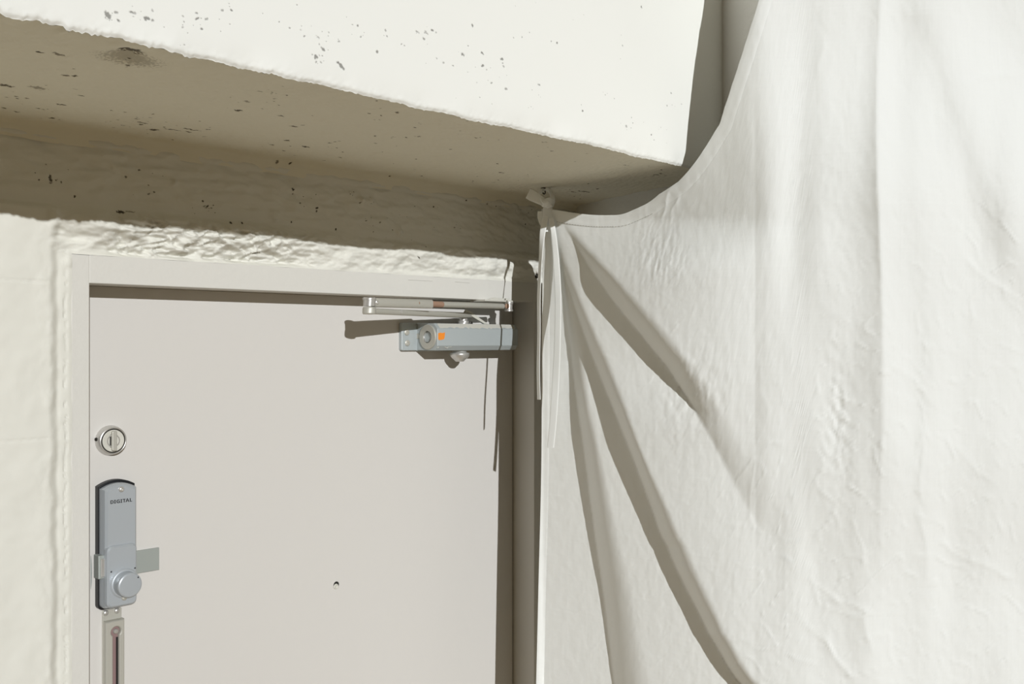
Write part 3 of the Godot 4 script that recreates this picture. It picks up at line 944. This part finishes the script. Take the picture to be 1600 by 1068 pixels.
	st = start()
	rod(st, o + f1, o + f2, 0.0056)
	var rusty := obj("threaded_section", st, "rust", r)
	rusty.set_meta("label", "rust-brown threaded section")
	st = start()
	rod(st, o + f2, o + f0.lerp(shoe, 0.95), 0.0054)
	obj("forearm_rod", st, "dull steel", r)
	# shoe
	st = start()
	lathe(st, [Vector2(0, -0.010), Vector2(0.0088, -0.010), Vector2(0.0088, -0.007), Vector2(0.0078, -0.006), Vector2(0.0078, 0.004), Vector2(0.009, 0.005), Vector2(0.009, 0.009), Vector2(0, 0.0095)], facing(o + shoe, Vector3.UP), 24)
	var sh := obj("shoe_pivot", st, "steel", r)
	st = start()
	lathe(st, [Vector2(0.0052, 0.0), Vector2(0.0052, 0.001), Vector2(0.0035, 0.0022), Vector2(0, 0.0024)], facing(o + shoe + Vector3(-0.012, 0.0, 0.007), Vector3(-0.2, 0, 1)), 16)
	obj("pivot_screw", st, "rust", sh)
	st = start()
	box(st, o + Vector3(0.765, 1.7000, -0.030), o + Vector3(0.842, 1.7034, 0.0145), 0.0008)
	var br := obj("bracket", st, "worn paint", r)
	st = start()
	var lip := PackedVector2Array([Vector2(0.772, 1.7005), Vector2(0.842, 1.7005), Vector2(0.842, 1.7075), Vector2(0.800, 1.7085), Vector2(0.790, 1.7065)])
	prism(st, lip, 0.0006, 0.004, 0.0006, 0.0006, Transform3D(Basis.IDENTITY, o))
	obj("bracket_lip", st, "worn paint", br)

# ---------------------------------------------------------------- locks
func arched(x0: float, y0: float, x1: float, y1: float, rise: float, r: float) -> PackedVector2Array:
	var out := PackedVector2Array()
	for c in [[x0 + r, y0 + r, 180], [x1 - r, y0 + r, 270]]:
		for k in 6:
			var g := deg_to_rad(c[2] + k * 18.0)
			out.append(Vector2(c[0] + r * cos(g), c[1] + r * sin(g)))
	for k in 15:
		var u := k / 14.0
		out.append(Vector2(lerpf(x1, x0, u), y1 + rise * 4.0 * u * (1.0 - u)))
	return out

func build_digital_lock() -> void:
	var base := Vector3(0.058, 1.318, LEAF)
	var r := thing("digital_lock", "tall blue-grey lock with silver turning knob, on the left edge of the door", "lock", base)
	var xf := Transform3D(Basis.IDENTITY, -base)
	var st := start()
	prism(st, arched(0.0325, 1.2225, 0.0880, 1.4055, 0.0085, 0.007), LEAF, -0.048, 0.0015, 0.0015, xf)
	obj("back_plate", st, "black plastic", r)
	st = start()
	prism(st, arched(0.0340, 1.2258, 0.0850, 1.4025, 0.0075, 0.007), -0.048, -0.0300, 0.0050, 0.011, xf)
	var cover := obj("cover", st, "lock silver", r)
	# the thicker lower housing with a sloping shoulder
	st = start()
	var low := round_rect(0.0350, 1.2275, 0.0825, 1.3205, 0.009)
	prism(st, low, -0.036, -0.0255, 0.004, 0.007, xf)
	obj("lower_housing", st, "lock silver", r)
	# lettering
	var tm := TextMesh.new()
	var f := SystemFont.new()
	f.font_names = PackedStringArray(["Droid Sans"])
	f.font_weight = 700
	tm.font = f
	tm.text = "DIGITAL"
	tm.font_size = 32
	tm.pixel_size = 0.0002
	tm.depth = 0.0003
	var t := MeshInstance3D.new()
	t.name = "lettering"
	t.mesh = tm
	t.material_override = mats["print"]
	cover.add_child(t)
	var bb := tm.get_aabb()
	t.scale = Vector3(0.0325 / bb.size.x, 0.0052 / bb.size.y, 1.0)
	t.position = Vector3(0.0588, 1.3842, -0.0298) - base - Vector3(bb.get_center().x * t.scale.x, bb.get_center().y * t.scale.y, 0)
	screw(cover, Vector3(0.0588, 1.4015, -0.0300) - base, Vector3.BACK, 0.0042, "steel")
	# knob
	st = start()
	var kf := facing(Vector3(0.0618, 1.2625, -0.0258) - base, Vector3.BACK)
	lathe(st, [Vector2(0.0218, -0.001), Vector2(0.0218, 0.0012), Vector2(0.0200, 0.003), Vector2(0.0186, 0.0035), Vector2(0.0180, 0.006), Vector2(0.0184, 0.0165), Vector2(0.0176, 0.0192), Vector2(0.0160, 0.0202), Vector2(0.0, 0.0206)], kf, 44)
	var knob := obj("knob", st, "lock silver", r)
	st = start()
	lathe(st, [Vector2(0.0012, 0), Vector2(0.001, 0.0004), Vector2(0, 0.0005)], facing(kf * Vector3(0.0115, 0.010, 0.0204), Vector3.BACK), 10)
	obj("dot", st, "print", knob)
	for p in [[174, 893], [211, 887]]:
		st = start()
		lathe(st, [Vector2(0.0013, 0), Vector2(0.0011, 0.0003), Vector2(0, 0.0004)], facing(on_z(p[0], p[1], -0.0254) - base, Vector3.BACK), 10)
		obj("dot", st, "print", r)
	screw(r, on_z(194, 933, -0.0250) - base, Vector3.BACK, 0.0042, "dull steel")
	# bolt case strip to the right and latch clip to the left
	st = start()
	prism(st, rect(0.076, 1.266, 0.1300, 1.3005), LEAF, -0.0555, 0.0006, 0.0006, xf)
	obj("bolt_strip", st, "zinc", r)
	st = start()
	prism(st, round_rect(0.0272, 1.272, 0.0375, 1.3065, 0.0012), -0.052, -0.035, 0.0012, 0.0012, xf)
	obj("latch_clip", st, "zinc", r)
	st = start()
	prism(st, rect(0.0300, 1.275, 0.0375, 1.302), -0.040, -0.0325, 0.001, 0.001, xf)
	obj("latch_clip", st, "steel", r)

func build_deadlock() -> void:
	var base := Vector3(0.0545, 1.4725, LEAF)
	var r := thing("thumb_turn_lock", "round steel thumb-turn lock above the tall lock on the door", "lock", base)
	var fr := facing(Vector3.ZERO, Vector3.BACK)
	var st := start()
	lathe(st, [Vector2(0.0225, 0.0), Vector2(0.0225, 0.002), Vector2(0.0208, 0.011), Vector2(0.0202, 0.0125), Vector2(0.0190, 0.0132), Vector2(0.0180, 0.0126), Vector2(0.0178, 0.0100)], fr, 48)
	obj("rose", st, "steel", r)
	st = start()
	lathe(st, [Vector2(0.0180, 0.0098), Vector2(0.0168, 0.0106), Vector2(0.0164, 0.0128), Vector2(0.0158, 0.0132), Vector2(0.0080, 0.0126), Vector2(0.0076, 0.0120), Vector2(0.0, 0.0120)], fr, 48)
	var disc := obj("turning_disc", st, "worn paint", r)
	st = start()
	lathe(st, [Vector2(0.0182, 0.0121), Vector2(0.0182, 0.0129), Vector2(0.0166, 0.0129), Vector2(0.0166, 0.0121)], fr, 48)
	obj("groove", st, "dark steel", disc)
	st = start()
	lathe(st, [Vector2(0.0100, 0.0122), Vector2(0.0098, 0.0130), Vector2(0.0084, 0.0131), Vector2(0.0082, 0.0122)], fr, 40)
	obj("raised_ring", st, "steel", disc)
	st = start()
	prism(st, round_rect(-0.0038, -0.0150, 0.0038, 0.0150, 0.0022), 0.0110, 0.0176, 0.0012, 0.0012)
	obj("thumb_bar", st, "dull steel", disc)
	st = start()
	prism(st, rect(-0.0052, -0.0152, -0.0036, 0.0150), 0.0118, 0.0128)
	obj("slot", st, "gap", disc)
	st = start()
	lathe(st, [Vector2(0.0028, 0.0), Vector2(0.0024, 0.0015), Vector2(0, 0.002)], facing(Vector3(-0.0218, 0.003, 0.004), Vector3(-1, 0, 0.3)), 12)
	obj("set_screw", st, "dark steel", r)

func build_guard() -> void:
	var base := Vector3(0.058, 1.08, LEAF)
	var r := thing("door_guard", "long brushed steel door guard with a keyhole slot, below the tall lock", "door guard", base)
	var xf := Transform3D(Basis.IDENTITY, -base)
	var st := start()
	prism(st, round_rect(0.0425, 0.80, 0.0715, 1.2190, 0.002), LEAF, -0.0575, 0.0006, 0.0006, xf)
	obj("base_plate", st, "dull steel", r)
	for p in [[165, 957], [182.5, 953.5]]:
		st = start()
		lathe(st, [Vector2(0.0044, 0.0), Vector2(0.0043, 0.0008), Vector2(0.0032, 0.0022), Vector2(0.0014, 0.0029), Vector2(0, 0.0031)], facing(on_z(p[0], p[1], -0.0575) - base, Vector3.BACK), 20, false)
		obj("rivet", st, "steel", r)
	# raised channel built round the keyhole slot
	st = start()
	var x0 := 0.0432
	var x1 := 0.0722
	var cx := 0.0590
	var ky := 1.1865
	var kr := 0.0072
	var sw := 0.0046
	var ztop := -0.0475
	var shape := PackedVector2Array([Vector2(x0, 0.80), Vector2(cx - sw, 0.80)])
	for k in 21:
		var g := deg_to_rad(lerpf(232.0, -52.0, k / 20.0))
		shape.append(Vector2(cx + kr * cos(g), ky + kr * sin(g)))
	shape.append_array(PackedVector2Array([Vector2(cx + sw, 0.80), Vector2(x1, 0.80), Vector2(x1, 1.2035), Vector2(x0, 1.2035)]))
	prism(st, shape, -0.0575, ztop, 0.0018, 0.0030, xf)
	var ch := obj("channel", st, "dull steel", r)
	st = start()
	prism(st, rect(cx - 0.0085, 0.80, cx + 0.0085, ky + 0.008), -0.0575, -0.0545, 0.0, 0.0, xf)
	obj("slot_floor", st, "slot", ch)
	st = start()
	prism(st, rect(cx + 0.0024, 0.80, cx + 0.0046, ky - 0.010), -0.0545, -0.0520, 0.0, 0.0, xf)
	obj("slide_bar", st, "gap", ch)
	st = start()
	lathe(st, [Vector2(0.0040, 0.0), Vector2(0.0040, 0.003), Vector2(0.0030, 0.0045), Vector2(0, 0.005)], facing(Vector3(cx + 0.0012, ky - 0.0005, -0.0545) - base, Vector3.BACK), 18)
	obj("stud", st, "steel", ch)

func build_small() -> void:
	# painted bolt on the frame corner beside the cloth
	var at := on_z(838.5, 424, 0.004)
	var b := thing("anchor_bolt", "small white-painted anchor bolt beside the cloth near the frame's top right corner", "bolt", Vector3(at.x, at.y, 0.0))
	var st := start()
	lathe(st, [Vector2(0.0085, 0.0), Vector2(0.0085, 0.002), Vector2(0.0075, 0.003), Vector2(0.0060, 0.003), Vector2(0.0060, 0.010), Vector2(0.0050, 0.0115), Vector2(0.0, 0.012)], facing(Vector3.ZERO, Vector3.BACK), 6)
	obj("bolt_head", st, "frame paint", b)
	st = start()
	lathe(st, [Vector2(0.0045, 0.0), Vector2(0.0045, 0.005), Vector2(0.0035, 0.006), Vector2(0, 0.006)], facing(Vector3(0.001, -0.0095, 0.0), Vector3.BACK), 12)
	obj("bolt_end", st, "dark steel", b)
	# hook in the underside of the beam that carries the tie
	var h := on_y(850, 293.5, SOFFIT)
	var k := thing("ceiling_hook", "small dark metal eye hook under the beam, holding the cloth tie", "hook", Vector3(h.x, SOFFIT, h.z))
	st = start()
	lathe(st, [Vector2(0.006, 0.0), Vector2(0.006, 0.0015), Vector2(0.005, 0.002), Vector2(0.0, 0.002)], facing(Vector3.ZERO, Vector3.DOWN), 20)
	obj("hook_plate", st, "dark steel", k)
	st = start()
	var ring := [Vector3(0, -0.001, 0), Vector3(0, -0.004, 0)]
	for i in 17:
		var g := TAU * i / 16.0
		ring.append(Vector3(0.0035 * sin(g), -0.0075 + 0.0042 * cos(g), 0.0))
	var w := []
	for p in ring:
		w.append(Vector3(0, 0, 0.0012))
	sweep(st, ring, w, 0.0012, 10)
	obj("eye", st, "dark steel", k)
